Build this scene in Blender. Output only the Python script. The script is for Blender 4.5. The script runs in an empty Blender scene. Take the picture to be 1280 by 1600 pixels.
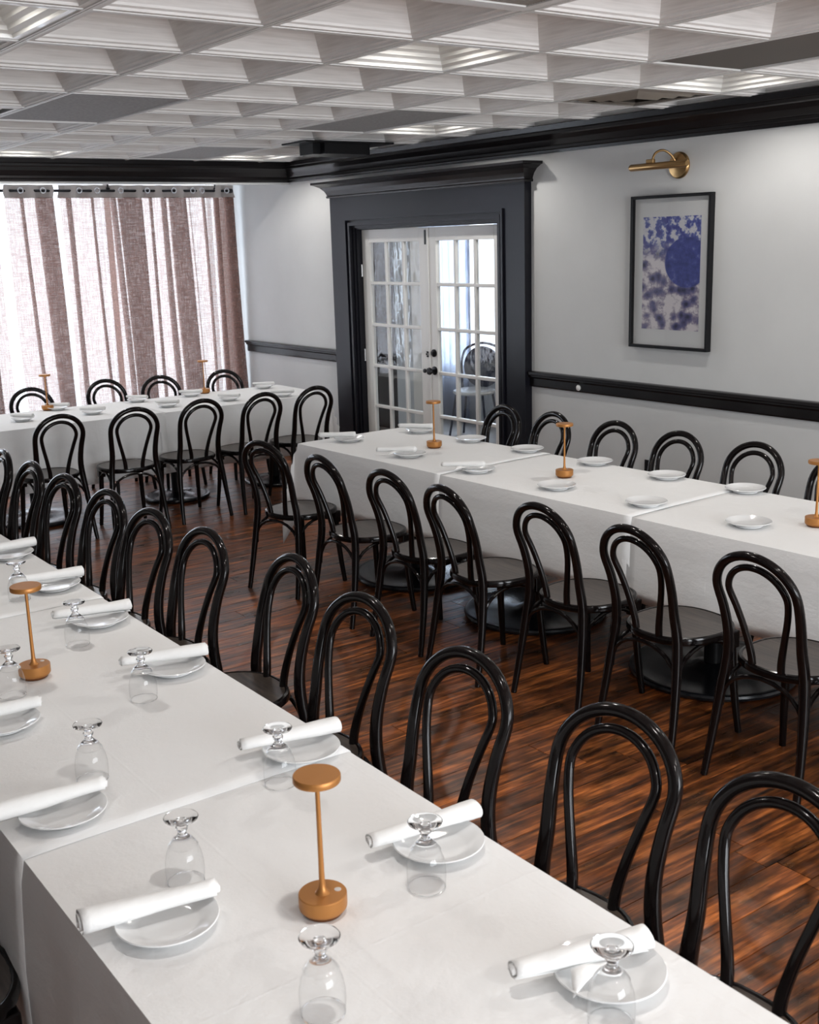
import bpy, bmesh, math, random
from mathutils import Vector, Matrix, noise
random.seed(7)
S = bpy.context.scene
COL = S.collection
PI = math.pi

# ------------------------------------------------------------------ camera
YAW, PITCH, ROLL, FPX, CAMZ = 0.6233, 0.2346, -0.0295, 1777.0, 1.9557
cd = bpy.data.cameras.new('camera'); cam = bpy.data.objects.new('camera', cd); COL.objects.link(cam)
_f = Vector((math.sin(YAW)*math.cos(PITCH), math.cos(YAW)*math.cos(PITCH), -math.sin(PITCH)))
_r = Vector((math.cos(YAW), -math.sin(YAW), 0)); _u = _r.cross(_f)
_R = _r*math.cos(ROLL)+_u*math.sin(ROLL); _U = -_r*math.sin(ROLL)+_u*math.cos(ROLL)
M = Matrix.Identity(4)
for i in range(3):
    M[i][0] = _R[i]; M[i][1] = _U[i]; M[i][2] = -_f[i]
M[2][3] = CAMZ
cam.matrix_world = M
cd.sensor_fit = 'VERTICAL'; cd.sensor_height = 24.0; cd.lens = FPX/1600*24.0
cd.clip_start = 0.05; cd.clip_end = 80
cd.dof.use_dof = True; cd.dof.focus_distance = 4.6; cd.dof.aperture_fstop = 6.3
S.camera = cam

# ------------------------------------------------------------------ world, light, exposure
W = bpy.data.worlds.new('world'); S.world = W; W.use_nodes = True
W.node_tree.nodes['Background'].inputs[0].default_value = (0.93, 0.96, 1.0, 1)
W.node_tree.nodes['Background'].inputs[1].default_value = 2.6
S.view_settings.view_transform = 'Standard'; S.view_settings.look = 'None'
S.view_settings.exposure = 0.0; S.view_settings.gamma = 1.0
S.view_settings.use_curve_mapping = False
def area(name, loc, rot, sx, sy, power, color):
    l = bpy.data.lights.new(name, 'AREA'); l.shape = 'RECTANGLE'; l.size = sx; l.size_y = sy
    l.energy = power; l.color = color
    o = bpy.data.objects.new(name, l); COL.objects.link(o); o.location = loc; o.rotation_euler = rot
    return o
# daylight through the curtained window wall and through the window of the neighbouring room
area('window_daylight', (2.9, 10.62, 1.45), (-PI/2, 0, 0), 4.9, 2.3, 150, (0.80, 0.89, 1.0))
area('side_room_daylight', (8.0, 9.65, 1.4), (0, PI/2, 0), 1.6, 1.6, 70, (0.82, 0.9, 1.0))
area('front_window_daylight', (2.3, -4.55, 1.55), (PI/2, 0, 0), 4.6, 1.7, 330, (0.90, 0.95, 1.0))
_l = bpy.data.lights.new('side_room_fill', 'POINT'); _l.energy = 32; _l.color = (1, .97, .94); _l.shadow_soft_size = .12  # added fill light, brightens the white pier behind the door glass
_o = bpy.data.objects.new('side_room_fill', _l); COL.objects.link(_o); _o.location = (6.0, 6.2, 2.55)
CAN_W = 42.0
CAN_COL = (1, .965, .92)

# ------------------------------------------------------------------ helpers
def T(o, label=None, cat=None, group=None, kind=None):
    if label: o['label'] = label
    if cat: o['category'] = cat
    if group: o['group'] = group
    if kind: o['kind'] = kind
    return o
def link(name, me, parent=None, m=None):
    o = bpy.data.objects.new(name, me); COL.objects.link(o)
    if m is not None and not me.materials: me.materials.append(m)
    if parent is not None: o.parent = parent
    return o
def obj(name, bm, m, parent=None, smooth=False, loc=None, rot=None):
    me = bpy.data.meshes.new(name)
    bmesh.ops.recalc_face_normals(bm, faces=bm.faces)
    bm.to_mesh(me); bm.free()
    if smooth:
        for p in me.polygons: p.use_smooth = True
        try: me.set_sharp_from_angle(angle=math.radians(38))
        except Exception: pass
    o = link(name, me, parent, m)
    if loc: o.location = loc
    if rot: o.rotation_euler = rot
    return o
def empty(name, loc=(0, 0, 0), rz=0, parent=None):
    o = bpy.data.objects.new(name, None); COL.objects.link(o); o.location = loc; o.rotation_euler = (0, 0, rz)
    o.empty_display_size = .1
    if parent is not None: o.parent = parent
    return o
def box(bm, x0, x1, y0, y1, z0, z1, bev=0):
    r = bmesh.ops.create_cube(bm, size=1)
    for v in r['verts']:
        v.co = Vector((x0+(v.co.x+.5)*(x1-x0), y0+(v.co.y+.5)*(y1-y0), z0+(v.co.z+.5)*(z1-z0)))
    if bev:
        es = list({e for v in r['verts'] for e in v.link_edges})
        bmesh.ops.bevel(bm, geom=es, offset=bev, segments=2, affect='EDGES', profile=.5)
def lathe(bm, prof, seg=32, c=(0, 0, 0), close=False):
    rings = []
    for r, z in prof:
        if r < 1e-5: rings.append([bm.verts.new((c[0], c[1], c[2]+z))])
        else: rings.append([bm.verts.new((c[0]+r*math.cos(2*PI*k/seg), c[1]+r*math.sin(2*PI*k/seg), c[2]+z)) for k in range(seg)])
    n = len(rings)
    for i in range(n if close else n-1):
        a, b = rings[i], rings[(i+1) % n]
        for k in range(seg):
            k2 = (k+1) % seg
            if len(a) == 1 and len(b) == 1: continue
            if len(a) == 1: bm.faces.new((a[0], b[k], b[k2]))
            elif len(b) == 1: bm.faces.new((a[k], a[k2], b[0]))
            else: bm.faces.new((a[k], a[k2], b[k2], b[k]))
def catmull(pts, n=6):
    out = []
    P = [2*Vector(pts[0])-Vector(pts[1])]+[Vector(p) for p in pts]+[2*Vector(pts[-1])-Vector(pts[-2])]
    for i in range(1, len(P)-2):
        for k in range(n):
            t = k/n
            a, b, c, d = P[i-1], P[i], P[i+1], P[i+2]
            out.append(.5*((2*b)+(c-a)*t+(2*a-5*b+4*c-d)*t*t+(3*b-a-3*c+d)*t**3))
    out.append(P[-2]); return out
def tube(bm, pts, rad, seg=10, closed=False):
    pts = [Vector(p) for p in pts]; n = len(pts)
    if not hasattr(rad, '__len__'): rad = [rad]*n
    rings = []; up = None
    for i, p in enumerate(pts):
        if closed: t = pts[(i+1) % n]-pts[i-1]
        else: t = pts[min(i+1, n-1)]-pts[max(i-1, 0)]
        t.normalize()
        if up is None:
            up = Vector((0, 0, 1)) if abs(t.z) < .9 else Vector((0, 1, 0))
        up = (up-t*up.dot(t)).normalized(); s = t.cross(up)
        rings.append([bm.verts.new(p+rad[i]*(math.cos(2*PI*k/seg)*up+math.sin(2*PI*k/seg)*s)) for k in range(seg)])
    for i in range(n if closed else n-1):
        a, b = rings[i], rings[(i+1) % n]
        for k in range(seg): bm.faces.new((a[k], a[(k+1) % seg], b[(k+1) % seg], b[k]))
    if not closed:
        bm.faces.new(rings[0][::-1]); bm.faces.new(rings[-1])
def prism(bm, prof, p0, p1, ax_u, ax_v):
    """profile (u, v) swept from p0 to p1"""
    p0, p1, u, v = Vector(p0), Vector(p1), Vector(ax_u), Vector(ax_v)
    A = [bm.verts.new(p0+u*a+v*b) for a, b in prof]; B = [bm.verts.new(p1+u*a+v*b) for a, b in prof]
    n = len(prof)
    for i in range(n): bm.faces.new((A[i], A[(i+1) % n], B[(i+1) % n], B[i]))
    bm.faces.new(A[::-1]); bm.faces.new(B)
def copy_tree(o, parent=None):
    c = o.copy(); COL.objects.link(c)
    if parent is not None: c.parent = parent
    for ch in list(o.children): copy_tree(ch, c)
    return c

# ------------------------------------------------------------------ materials
def mat(name, col=(.5, .5, .5), rough=.5, metal=0, spec=.5, coat=0, coat_r=.05):
    m = bpy.data.materials.new(name); m.use_nodes = True
    b = m.node_tree.nodes['Principled BSDF']
    b.inputs['Base Color'].default_value = (*col, 1); b.inputs['Roughness'].default_value = rough
    b.inputs['Metallic'].default_value = metal; b.inputs['Specular IOR Level'].default_value = spec
    b.inputs['Coat Weight'].default_value = coat; b.inputs['Coat Roughness'].default_value = coat_r
    return m
def N(m, t, **kw):
    n = m.node_tree.nodes.new(t)
    for k, v in kw.items():
        if k in n.inputs.keys(): n.inputs[k].default_value = v
        else: setattr(n, k, v)
    return n
def L(m, a, b): m.node_tree.links.new(a, b)
def B(m): return m.node_tree.nodes['Principled BSDF']
def coords(m, scale=(1, 1, 1), kind='Object'):
    tc = N(m, 'ShaderNodeTexCoord'); mp = N(m, 'ShaderNodeMapping'); mp.inputs['Scale'].default_value = scale
    L(m, tc.outputs[kind], mp.inputs[0]); return mp.outputs[0]
def ramp(m, src, stops):
    r = N(m, 'ShaderNodeValToRGB'); e = r.color_ramp.elements
    while len(e) < len(stops): e.new(.5)
    for i, (p, c) in enumerate(stops): e[i].position = p; e[i].color = (*c, 1)
    L(m, src, r.inputs[0]); return r.outputs[0]
def bump(m, src, strength=.2, dist=.002, prev=None):
    b = N(m, 'ShaderNodeBump'); b.inputs['Strength'].default_value = strength; b.inputs['Distance'].default_value = dist
    L(m, src, b.inputs['Height'])
    if prev is not None: L(m, prev, b.inputs['Normal'])
    return b.outputs[0]
def noise_tex(m, vec, scale=5, detail=3, rough=.5):
    n = N(m, 'ShaderNodeTexNoise'); n.inputs['Scale'].default_value = scale; n.inputs['Detail'].default_value = detail
    n.inputs['Roughness'].default_value = rough
    L(m, vec, n.inputs['Vector']); return n.outputs[0]

M_black = mat('black_lacquer', (.0055, .0040, .0040), .13, spec=.27)
M_seat = mat('seat_veneer', (.05, .04, .034), .30, coat=.2, coat_r=.2)
v = coords(M_seat, (3, 40, 3)); L(M_seat, ramp(M_seat, noise_tex(M_seat, v, 2, 4), [(.3, (.022, .017, .014)), (.75, (.085, .064, .05))]), B(M_seat).inputs['Base Color'])
M_trim = mat('dark_trim', (.008, .0065, .007), .26, spec=.35)
v = coords(M_trim, (30, 4, 4)); L(M_trim, bump(M_trim, noise_tex(M_trim, v, 3, 4), .12, .002), B(M_trim).inputs['Normal'])
M_casing = mat('casing_paint', (.007, .007, .011), .30, spec=.28)
v = coords(M_casing, (30, 30, 4)); L(M_casing, bump(M_casing, noise_tex(M_casing, v, 3, 4), .10, .002), B(M_casing).inputs['Normal'])
M_wall = mat('wall_covering', (.60, .60, .59), .7)
v = coords(M_wall, (1, 1, 1)); L(M_wall, ramp(M_wall, noise_tex(M_wall, v, 1.2, 5, .6), [(.3, (.59, .595, .59)), (.7, (.65, .655, .65))]), B(M_wall).inputs['Base Color'])
v2 = coords(M_wall, (220, 220, 40)); L(M_wall, bump(M_wall, noise_tex(M_wall, v2, 1, 2), .22, .001), B(M_wall).inputs['Normal'])
M_white = mat('white_door_paint', (.80, .79, .76), .35, coat=.2)
M_whitewall = mat('white_wall_paint', (.7, .69, .66), .6)
M_darkwall = mat('dark_partition', (.016, .012, .012), .5)
M_cloth = mat('linen_cloth', (.82, .82, .815), .9, spec=.2)
v = coords(M_cloth, (1, 1, 1)); nb = bump(M_cloth, noise_tex(M_cloth, v, 6, 4, .55), .25, .010)
v2 = coords(M_cloth, (700, 700, 700)); nb = bump(M_cloth, noise_tex(M_cloth, v2, 1, 2), .12, .0005, nb)
bk = N(M_cloth, 'ShaderNodeTexBrick'); bk.offset = 0; bk.inputs['Scale'].default_value = 1; bk.inputs['Brick Width'].default_value = .43; bk.inputs['Row Height'].default_value = .36
bk.inputs['Mortar Size'].default_value = .006; bk.inputs['Mortar Smooth'].default_value = 1
mpk = N(M_cloth, 'ShaderNodeMapping'); mpk.inputs['Rotation'].default_value = (0, 0, .0); mpk.inputs['Location'].default_value = (.07, .11, 0)
L(M_cloth, N(M_cloth, 'ShaderNodeTexCoord').outputs['Object'], mpk.inputs[0]); L(M_cloth, mpk.outputs[0], bk.inputs['Vector'])
nb = bump(M_cloth, bk.outputs['Fac'], .10, .003, nb)
v3 = coords(M_cloth, (2.5, 2.5, 5)); nb = bump(M_cloth, noise_tex(M_cloth, v3, 3.0, 5, .65), .35, .012, nb)
L(M_cloth, nb, B(M_cloth).inputs['Normal'])
M_napkin = mat('napkin_cloth', (.82, .82, .81), .9, spec=.2)
v = coords(M_napkin, (1, 1, 1)); L(M_napkin, bump(M_napkin, noise_tex(M_napkin, v, 60, 3), .35, .004), B(M_napkin).inputs['Normal'])
M_plate = mat('glazed_china', (.77, .775, .775), .12, coat=.3)
M_copper = mat('copper_paint', (.46, .20, .055), .42, metal=.55)
v = coords(M_copper, (400, 400, 400)); L(M_copper, bump(M_copper, noise_tex(M_copper, v, 1, 2), .1, .0004), B(M_copper).inputs['Normal'])
M_copperdark = mat('copper_dark', (.16, .06, .02), .4, metal=.6)
M_sensor = mat('sensor_dot', (.75, .7, .65), .2, metal=.3)
M_brass = mat('aged_brass', (.46, .29, .13), .28, metal=.95)
M_ceil = mat('ceiling_tile_white', (.8, .78, .75), .75)
v = coords(M_ceil, (3, 3, 60)); L(M_ceil, ramp(M_ceil, noise_tex(M_ceil, v, 2, 4), [(.3, (.70, .68, .66)), (.7, (.84, .82, .80))]), B(M_ceil).inputs['Base Color'])
M_grid = mat('ceiling_grid', (.78, .77, .75), .45)
M_panel = mat('acoustic_panel', (.36, .35, .34), .8)
v = coords(M_panel, (60, 60, 60)); L(M_panel, ramp(M_panel, noise_tex(M_panel, v, 1, 4), [(.3, (.28, .275, .27)), (.7, (.38, .375, .37))]), B(M_panel).inputs['Base Color'])
M_panel2 = mat('brown_panel', (.13, .115, .10), .8)
M_vent = mat('vent_metal', (.28, .24, .20), .45, metal=.3)
M_ventdark = mat('vent_dark', (.01, .009, .008), .8)
M_matblack = mat('matte_black', (.007, .007, .008), .42, spec=.22)
M_blackmetal = mat('black_hardware', (.01, .01, .012), .3, metal=.4)
M_steel = mat('steel_hinge', (.5, .5, .5), .3, metal=.9)
M_mat = mat('picture_mount', (.72, .73, .73), .7)
M_silver = mat('silver_grommet', (.75, .76, .8), .25, metal=.9)
M_leftwall = mat('left_wall_darkened', (.17, .165, .16), .6)  # unseen wall, darkened so it bounces little light onto the front table's left drop
M_carpet = mat('side_room_floor', (.42, .40, .38), .5)
M_slab = mat('ceiling_slab', (.3, .3, .3), .9)

# lamp lens (gives off light)
M_lens = bpy.data.materials.new('lamp_lens'); M_lens.use_nodes = True
nt = M_lens.node_tree; nt.nodes.remove(nt.nodes['Principled BSDF'])
e = nt.nodes.new('ShaderNodeEmission'); e.inputs[0].default_value = (1, .93, .8, 1); e.inputs[1].default_value = 5
nt.links.new(e.outputs[0], nt.nodes['Material Output'].inputs[0])

# thin glass : clear with fresnel reflection
def thin_glass(name, tint=(.97, .98, .98), base=.0, gain=1.0, rough=.0, ior=1.5):
    m = bpy.data.materials.new(name); m.use_nodes = True; nt = m.node_tree
    nt.nodes.remove(nt.nodes['Principled BSDF'])
    tr = nt.nodes.new('ShaderNodeBsdfTransparent'); tr.inputs[0].default_value = (*tint, 1)
    gl = nt.nodes.new('ShaderNodeBsdfGlossy'); gl.inputs['Roughness'].default_value = rough
    lw = nt.nodes.new('ShaderNodeLayerWeight'); lw.inputs[0].default_value = .5
    fr = nt.nodes.new('ShaderNodeMath'); fr.operation = 'POWER'; fr.inputs[1].default_value = 4.0
    nt.links.new(lw.outputs['Facing'], fr.inputs[0])
    ma = nt.nodes.new('ShaderNodeMath'); ma.operation = 'MULTIPLY_ADD'; ma.inputs[1].default_value = gain; ma.inputs[2].default_value = base
    ma.use_clamp = True
    mx = nt.nodes.new('ShaderNodeMixShader')
    nt.links.new(fr.outputs[0], ma.inputs[0]); nt.links.new(ma.outputs[0], mx.inputs[0])
    nt.links.new(tr.outputs[0], mx.inputs[1]); nt.links.new(gl.outputs[0], mx.inputs[2])
    nt.links.new(mx.outputs[0], nt.nodes['Material Output'].inputs[0])
    return m
M_pane = thin_glass('door_glass', (.93, .95, .97), .06, .9)
nz = M_pane.node_tree
b = N(M_pane, 'ShaderNodeBump'); b.inputs['Strength'].default_value = .25; b.inputs['Distance'].default_value = .01
L(M_pane, noise_tex(M_pane, coords(M_pane, (1, 1, 1), 'Generated'), 2.2, 1), b.inputs['Height'])
for n in nz.nodes:
    if n.type == 'BSDF_GLOSSY': L(M_pane, b.outputs[0], n.inputs['Normal'])
M_bowl = thin_glass('goblet_bowl_glass', (.985, .988, .99), .03, .75)
M_picglass = thin_glass('picture_glass', (.98, .98, .98), .04, .9)
M_glass = mat('goblet_solid_glass', (1, 1, 1), .0); B(M_glass).inputs['Transmission Weight'].default_value = 1; B(M_glass).inputs['IOR'].default_value = 1.45

# curtain cloth: loose weave, lets light through
M_curt = bpy.data.materials.new('curtain_linen'); M_curt.use_nodes = True
nt = M_curt.node_tree; nt.nodes.remove(nt.nodes['Principled BSDF'])
vv = coords(M_curt, (120, 120, 10)); n1 = noise_tex(M_curt, vv, 1, 3, .6)
vv2 = coords(M_curt, (10, 10, 120)); n2 = noise_tex(M_curt, vv2, 1, 3, .6)
mxn = N(M_curt, 'ShaderNodeMath', operation='MULTIPLY'); L(M_curt, n1, mxn.inputs[0]); L(M_curt, n2, mxn.inputs[1])
alpha = ramp(M_curt, mxn.outputs[0], [(.15, (.20, .20, .20)), (.36, (.48, .48, .48))])
tr = nt.nodes.new('ShaderNodeBsdfTransparent')
df = nt.nodes.new('ShaderNodeBsdfDiffuse'); df.inputs[0].default_value = (.14, .068, .045, 1)
tl = nt.nodes.new('ShaderNodeBsdfTranslucent'); tl.inputs[0].default_value = (.30, .19, .165, 1)
m1 = nt.nodes.new('ShaderNodeMixShader'); m1.inputs[0].default_value = .5
m2 = nt.nodes.new('ShaderNodeMixShader')
L(M_curt, df.outputs[0], m1.inputs[1]); L(M_curt, tl.outputs[0], m1.inputs[2])
L(M_curt, alpha, m2.inputs[0]); L(M_curt, m1.outputs[0], m2.inputs[1]); L(M_curt, tr.outputs[0], m2.inputs[2])
L(M_curt, m2.outputs[0], nt.nodes['Material Output'].inputs[0])
M_curthead = mat('curtain_heading', (.42, .38, .36), .9)
M_sheer = bpy.data.materials.new('side_room_sheer'); M_sheer.use_nodes = True
nt = M_sheer.node_tree; nt.nodes.remove(nt.nodes['Principled BSDF'])
tr = nt.nodes.new('ShaderNodeBsdfTransparent'); tl = nt.nodes.new('ShaderNodeBsdfTranslucent'); tl.inputs[0].default_value = (.42, .46, .55, 1)
m2 = nt.nodes.new('ShaderNodeMixShader'); m2.inputs[0].default_value = .85
L(M_sheer, tr.outputs[0], m2.inputs[1]); L(M_sheer, tl.outputs[0], m2.inputs[2]); L(M_sheer, m2.outputs[0], nt.nodes['Material Output'].inputs[0])

# hand-scraped walnut floor, every plank a tone of its own
M_floor = mat('walnut_plank', (.1, .04, .02), .3, coat=.0)
oi = N(M_floor, 'ShaderNodeObjectInfo'); geo = N(M_floor, 'ShaderNodeNewGeometry')
rnd = N(M_floor, 'ShaderNodeMath', operation='ADD'); L(M_floor, oi.outputs['Random'], rnd.inputs[0]); L(M_floor, geo.outputs['Random Per Island'], rnd.inputs[1])
fr_ = N(M_floor, 'ShaderNodeMath', operation='FRACT'); L(M_floor, rnd.outputs[0], fr_.inputs[0])
tc = N(M_floor, 'ShaderNodeTexCoord'); wp = N(M_floor, 'ShaderNodeVectorMath', operation='MULTIPLY_ADD')
cmb = N(M_floor, 'ShaderNodeCombineXYZ')
for k in range(3): L(M_floor, fr_.outputs[0], cmb.inputs[k])
L(M_floor, cmb.outputs[0], wp.inputs[0]); wp.inputs[1].default_value = (37, 51, 11); L(M_floor, geo.outputs['Position'], wp.inputs[2])
mp = N(M_floor, 'ShaderNodeMapping'); mp.inputs['Scale'].default_value = (1.5, 22, 1); L(M_floor, wp.outputs[0], mp.inputs[0])
grain = noise_tex(M_floor, mp.outputs[0], 2.2, 6, .62)
mp2 = N(M_floor, 'ShaderNodeMapping'); mp2.inputs['Scale'].default_value = (3, 9, 1); L(M_floor, wp.outputs[0], mp2.inputs[0])
blot = noise_tex(M_floor, mp2.outputs[0], 1.4, 3, .6)
cg = ramp(M_floor, grain, [(.30, (.022, .011, .008)), (.50, (.19, .062, .018)), (.72, (.60, .22, .060))])
cb = ramp(M_floor, blot, [(.36, (.26, .30, .32)), (.60, (1, 1, 1))])
cr = ramp(M_floor, fr_.outputs[0], [(0, (.62, .55, .5)), (1, (1.35, 1.15, 1.0))])
mu = N(M_floor, 'ShaderNodeVectorMath', operation='MULTIPLY'); L(M_floor, cg, mu.inputs[0]); L(M_floor, cb, mu.inputs[1])
mu2 = N(M_floor, 'ShaderNodeVectorMath', operation='MULTIPLY'); L(M_floor, mu.outputs[0], mu2.inputs[0]); L(M_floor, cr, mu2.inputs[1])
L(M_floor, mu2.outputs[0], B(M_floor).inputs['Base Color'])
rr = N(M_floor, 'ShaderNodeMapRange'); rr.inputs['To Min'].default_value = .20; rr.inputs['To Max'].default_value = .42
L(M_floor, blot, rr.inputs['Value']); L(M_floor, rr.outputs[0], B(M_floor).inputs['Roughness'])
mp3 = N(M_floor, 'ShaderNodeMapping'); mp3.inputs['Scale'].default_value = (14, 5, 1); L(M_floor, wp.outputs[0], mp3.inputs[0])
nb = bump(M_floor, noise_tex(M_floor, mp3.outputs[0], 1.3, 2), .5, .004)
L(M_floor, bump(M_floor, grain, .2, .002, nb), B(M_floor).inputs['Normal'])
M_sub = mat('subfloor', (.01, .007, .005), .7)

# picture: blue glass and pebble photograph
M_art = mat('print_abstract', (.3, .3, .5), .4)
gc = coords(M_art, (1, 1, 1), 'Generated')
sx = N(M_art, 'ShaderNodeSeparateXYZ'); L(M_art, gc, sx.inputs[0])
nv = noise_tex(M_art, coords(M_art, (1, 3, 5), 'Generated'), 2.6, 5, .62)
wv = N(M_art, 'ShaderNodeTexWave', wave_type='RINGS'); wv.inputs['Scale'].default_value = 1.1; wv.inputs['Distortion'].default_value = 9; wv.inputs['Detail'].default_value = 3
L(M_art, coords(M_art, (1, 1, 1.7), 'Generated'), wv.inputs['Vector'])
mixn = N(M_art, 'ShaderNodeMath', operation='MULTIPLY'); L(M_art, nv, mixn.inputs[0]); L(M_art, wv.outputs['Fac'], mixn.inputs[1])
n3 = noise_tex(M_art, coords(M_art, (1, 4, 8), 'Generated'), 2.2, 6, .7)
vo = N(M_art, 'ShaderNodeTexVoronoi', feature='SMOOTH_F1'); vo.inputs['Scale'].default_value = 1; L(M_art, coords(M_art, (1, 6, 11), 'Generated'), vo.inputs['Vector'])
mixn = N(M_art, 'ShaderNodeMath', operation='MULTIPLY'); L(M_art, n3, mixn.inputs[0]); L(M_art, vo.outputs['Distance'], mixn.inputs[1])
low = ramp(M_art, mixn.outputs[0], [(.07, (.02, .02, .07)), (.14, (.10, .10, .24)), (.20, (.26, .22, .32)), (.28, (.74, .70, .72))])
sky_ = ramp(M_art, nv, [(.42, (.05, .06, .28)), (.50, (.12, .15, .42)), (.56, (.66, .66, .70))])
hz = ramp(M_art, sx.outputs['Z'], [(.62, (0, 0, 0)), (.80, (1, 1, 1))])
mxa = N(M_art, 'ShaderNodeMix', data_type='RGBA'); L(M_art, hz, mxa.inputs[0]); L(M_art, low, mxa.inputs[6]); L(M_art, sky_, mxa.inputs[7])
dv = N(M_art, 'ShaderNodeVectorMath', operation='DISTANCE')
mpp = N(M_art, 'ShaderNodeMapping'); mpp.inputs['Scale'].default_value = (0, .58, 1.0); L(M_art, gc, mpp.inputs[0]); L(M_art, mpp.outputs[0], dv.inputs[0]); dv.inputs[1].default_value = (0, .13, .60)
cir = ramp(M_art, dv.outputs['Value'], [(.215, (1, 1, 1)), (.225, (0, 0, 0))])
bl = ramp(M_art, nv, [(.3, (.02, .03, .16)), (.6, (.06, .08, .34)), (.8, (.3, .34, .6))])
mxb = N(M_art, 'ShaderNodeMix', data_type='RGBA'); L(M_art, cir, mxb.inputs[0]); L(M_art, mxa.outputs[2], mxb.inputs[6]); L(M_art, bl, mxb.inputs[7])
L(M_art, mxb.outputs[2], B(M_art).inputs['Base Color'])

# ------------------------------------------------------------------ room shell
XW = 5.368          # right wall
YB = 9.15           # soffit beam face
YC = 10.33          # end of the right wall at the window
ZC = 2.65           # ceiling grid
WT = .14
# right wall with the door opening
bm = bmesh.new()
box(bm, XW, XW+WT, -4.5, 6.23, 0, 2.95); box(bm, XW, XW+WT, 8.12, YC+.5, 0, 2.95); box(bm, XW, XW+WT, 6.23, 8.12, 2.10, 2.95)
T(obj('wall_right', bm, M_wall), kind='structure')
bm = bmesh.new(); box(bm, -1.0, XW, YB, YB+.12, 2.47, 2.95); T(obj('wall_back', bm, M_wall), kind='structure')
bm = bmesh.new(); box(bm, -1.16, -1.0, -4.5, YC+.16, 0, 2.95); T(obj('wall_left', bm, M_leftwall), kind='structure')
bm = bmesh.new(); box(bm, -1.16, XW, -4.66, -4.5, 0, .7); box(bm, -1.16, XW, -4.66, -4.5, 2.4, 2.95); box(bm, -1.16, 0, -4.66, -4.5, .7, 2.4); box(bm, 4.6, XW, -4.66, -4.5, .7, 2.4); T(obj('wall_front', bm, M_wall), kind='structure')
# window wall behind the curtains: sill below, head above, opening between
bm = bmesh.new()
box(bm, -1.0, XW, YC, YC+.16, 0, .32); box(bm, -1.0, .45, YC, YC+.16, .32, 2.95); box(bm, .45, XW, YC, YC+.16, 2.62, 2.95)
T(obj('wall_window', bm, M_wall), kind='structure')
bm = bmesh.new(); box(bm, -1.0, XW, YB+.12, YC, 2.66, 2.75); T(obj('wall_soffit', bm, M_white), kind='structure')
win = T(empty('window_1', (0, YC, 0)), kind='structure')
bm = bmesh.new(); box(bm, .45, XW, .02, .10, .32, .38); box(bm, .45, XW, .02, .10, 2.56, 2.62)
obj('window_rail', bm, M_white, win)
for xx in (.45, 1.66, 2.88, 4.10, 5.22):
    bm = bmesh.new(); box(bm, xx, xx+(.06 if xx < 5 else .148), .02, .10, .38, 2.56); obj('window_mullion', bm, M_white, win)
for a, b_ in ((.51, 1.66), (1.72, 2.88), (2.94, 4.10), (4.16, 5.22)):
    bm = bmesh.new(); box(bm, a, b_, .055, .06, .38, 2.56); obj('pane', bm, M_pane, win)
# slab above the ceiling
bm = bmesh.new(); box(bm, -1.0, XW+WT, -4.5, YB+.12, 2.95, 3.05); T(obj('ceiling_slab', bm, M_slab), kind='structure')

# floor
floor = T(empty('floor'), kind='structure')
bm = bmesh.new(); box(bm, -1.0, XW, -4.5, YC, -.06, -.012); obj('subfloor', bm, M_sub, floor)
PW = .127
def plank_bm(bm, x0, x1, y0, y1):
    g = .0004; b_ = .0016
    vs = [bm.verts.new(c) for c in ((x0+g, y0+g, -.006), (x1-g, y0+g, -.006), (x1-g, y1-g, -.006), (x0+g, y1-g, -.006))]
    vt = [bm.verts.new(c) for c in ((x0+g+b_, y0+g+b_, 0), (x1-g-b_, y0+g+b_, 0), (x1-g-b_, y1-g-b_, 0), (x0+g+b_, y1-g-b_, 0))]
    bm.faces.new(vt)
    for k in range(4): bm.faces.new((vs[k], vs[(k+1) % 4], vt[(k+1) % 4], vt[k]))
pl_mesh = {}
rest = bmesh.new(); n_pl = 0
ny = int((YC+4.5)/PW)
for j in range(ny):
    y0 = -4.5+j*PW; x = -1.0-random.random()*1.2
    while x < XW:
        Lg = random.choice((.92, 1.22, 1.52, 1.83)); x1 = x+Lg
        inview = (y0 > .95 and y0 < 8.2 and x1 > 1.45+.0*y0 and x < XW and x > .9 and n_pl < 295)
        if inview and x1 <= XW:
            if Lg not in pl_mesh:
                b2 = bmesh.new(); plank_bm(b2, 0, Lg, 0, PW); me = bpy.data.meshes.new('plank'); b2.to_mesh(me); b2.free(); me.materials.append(M_floor); pl_mesh[Lg] = me
            o = link('plank', pl_mesh[Lg], floor); o.location = (x, y0, random.uniform(-.0008, 0)); n_pl += 1
        else:
            a, b_ = max(x, -1.0), min(x1, XW)
            if b_-a > .03: plank_bm(rest, a, b_, y0, y0+PW)
        x = x1
T(obj('planks', rest, M_floor, floor), kind='stuff')

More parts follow.
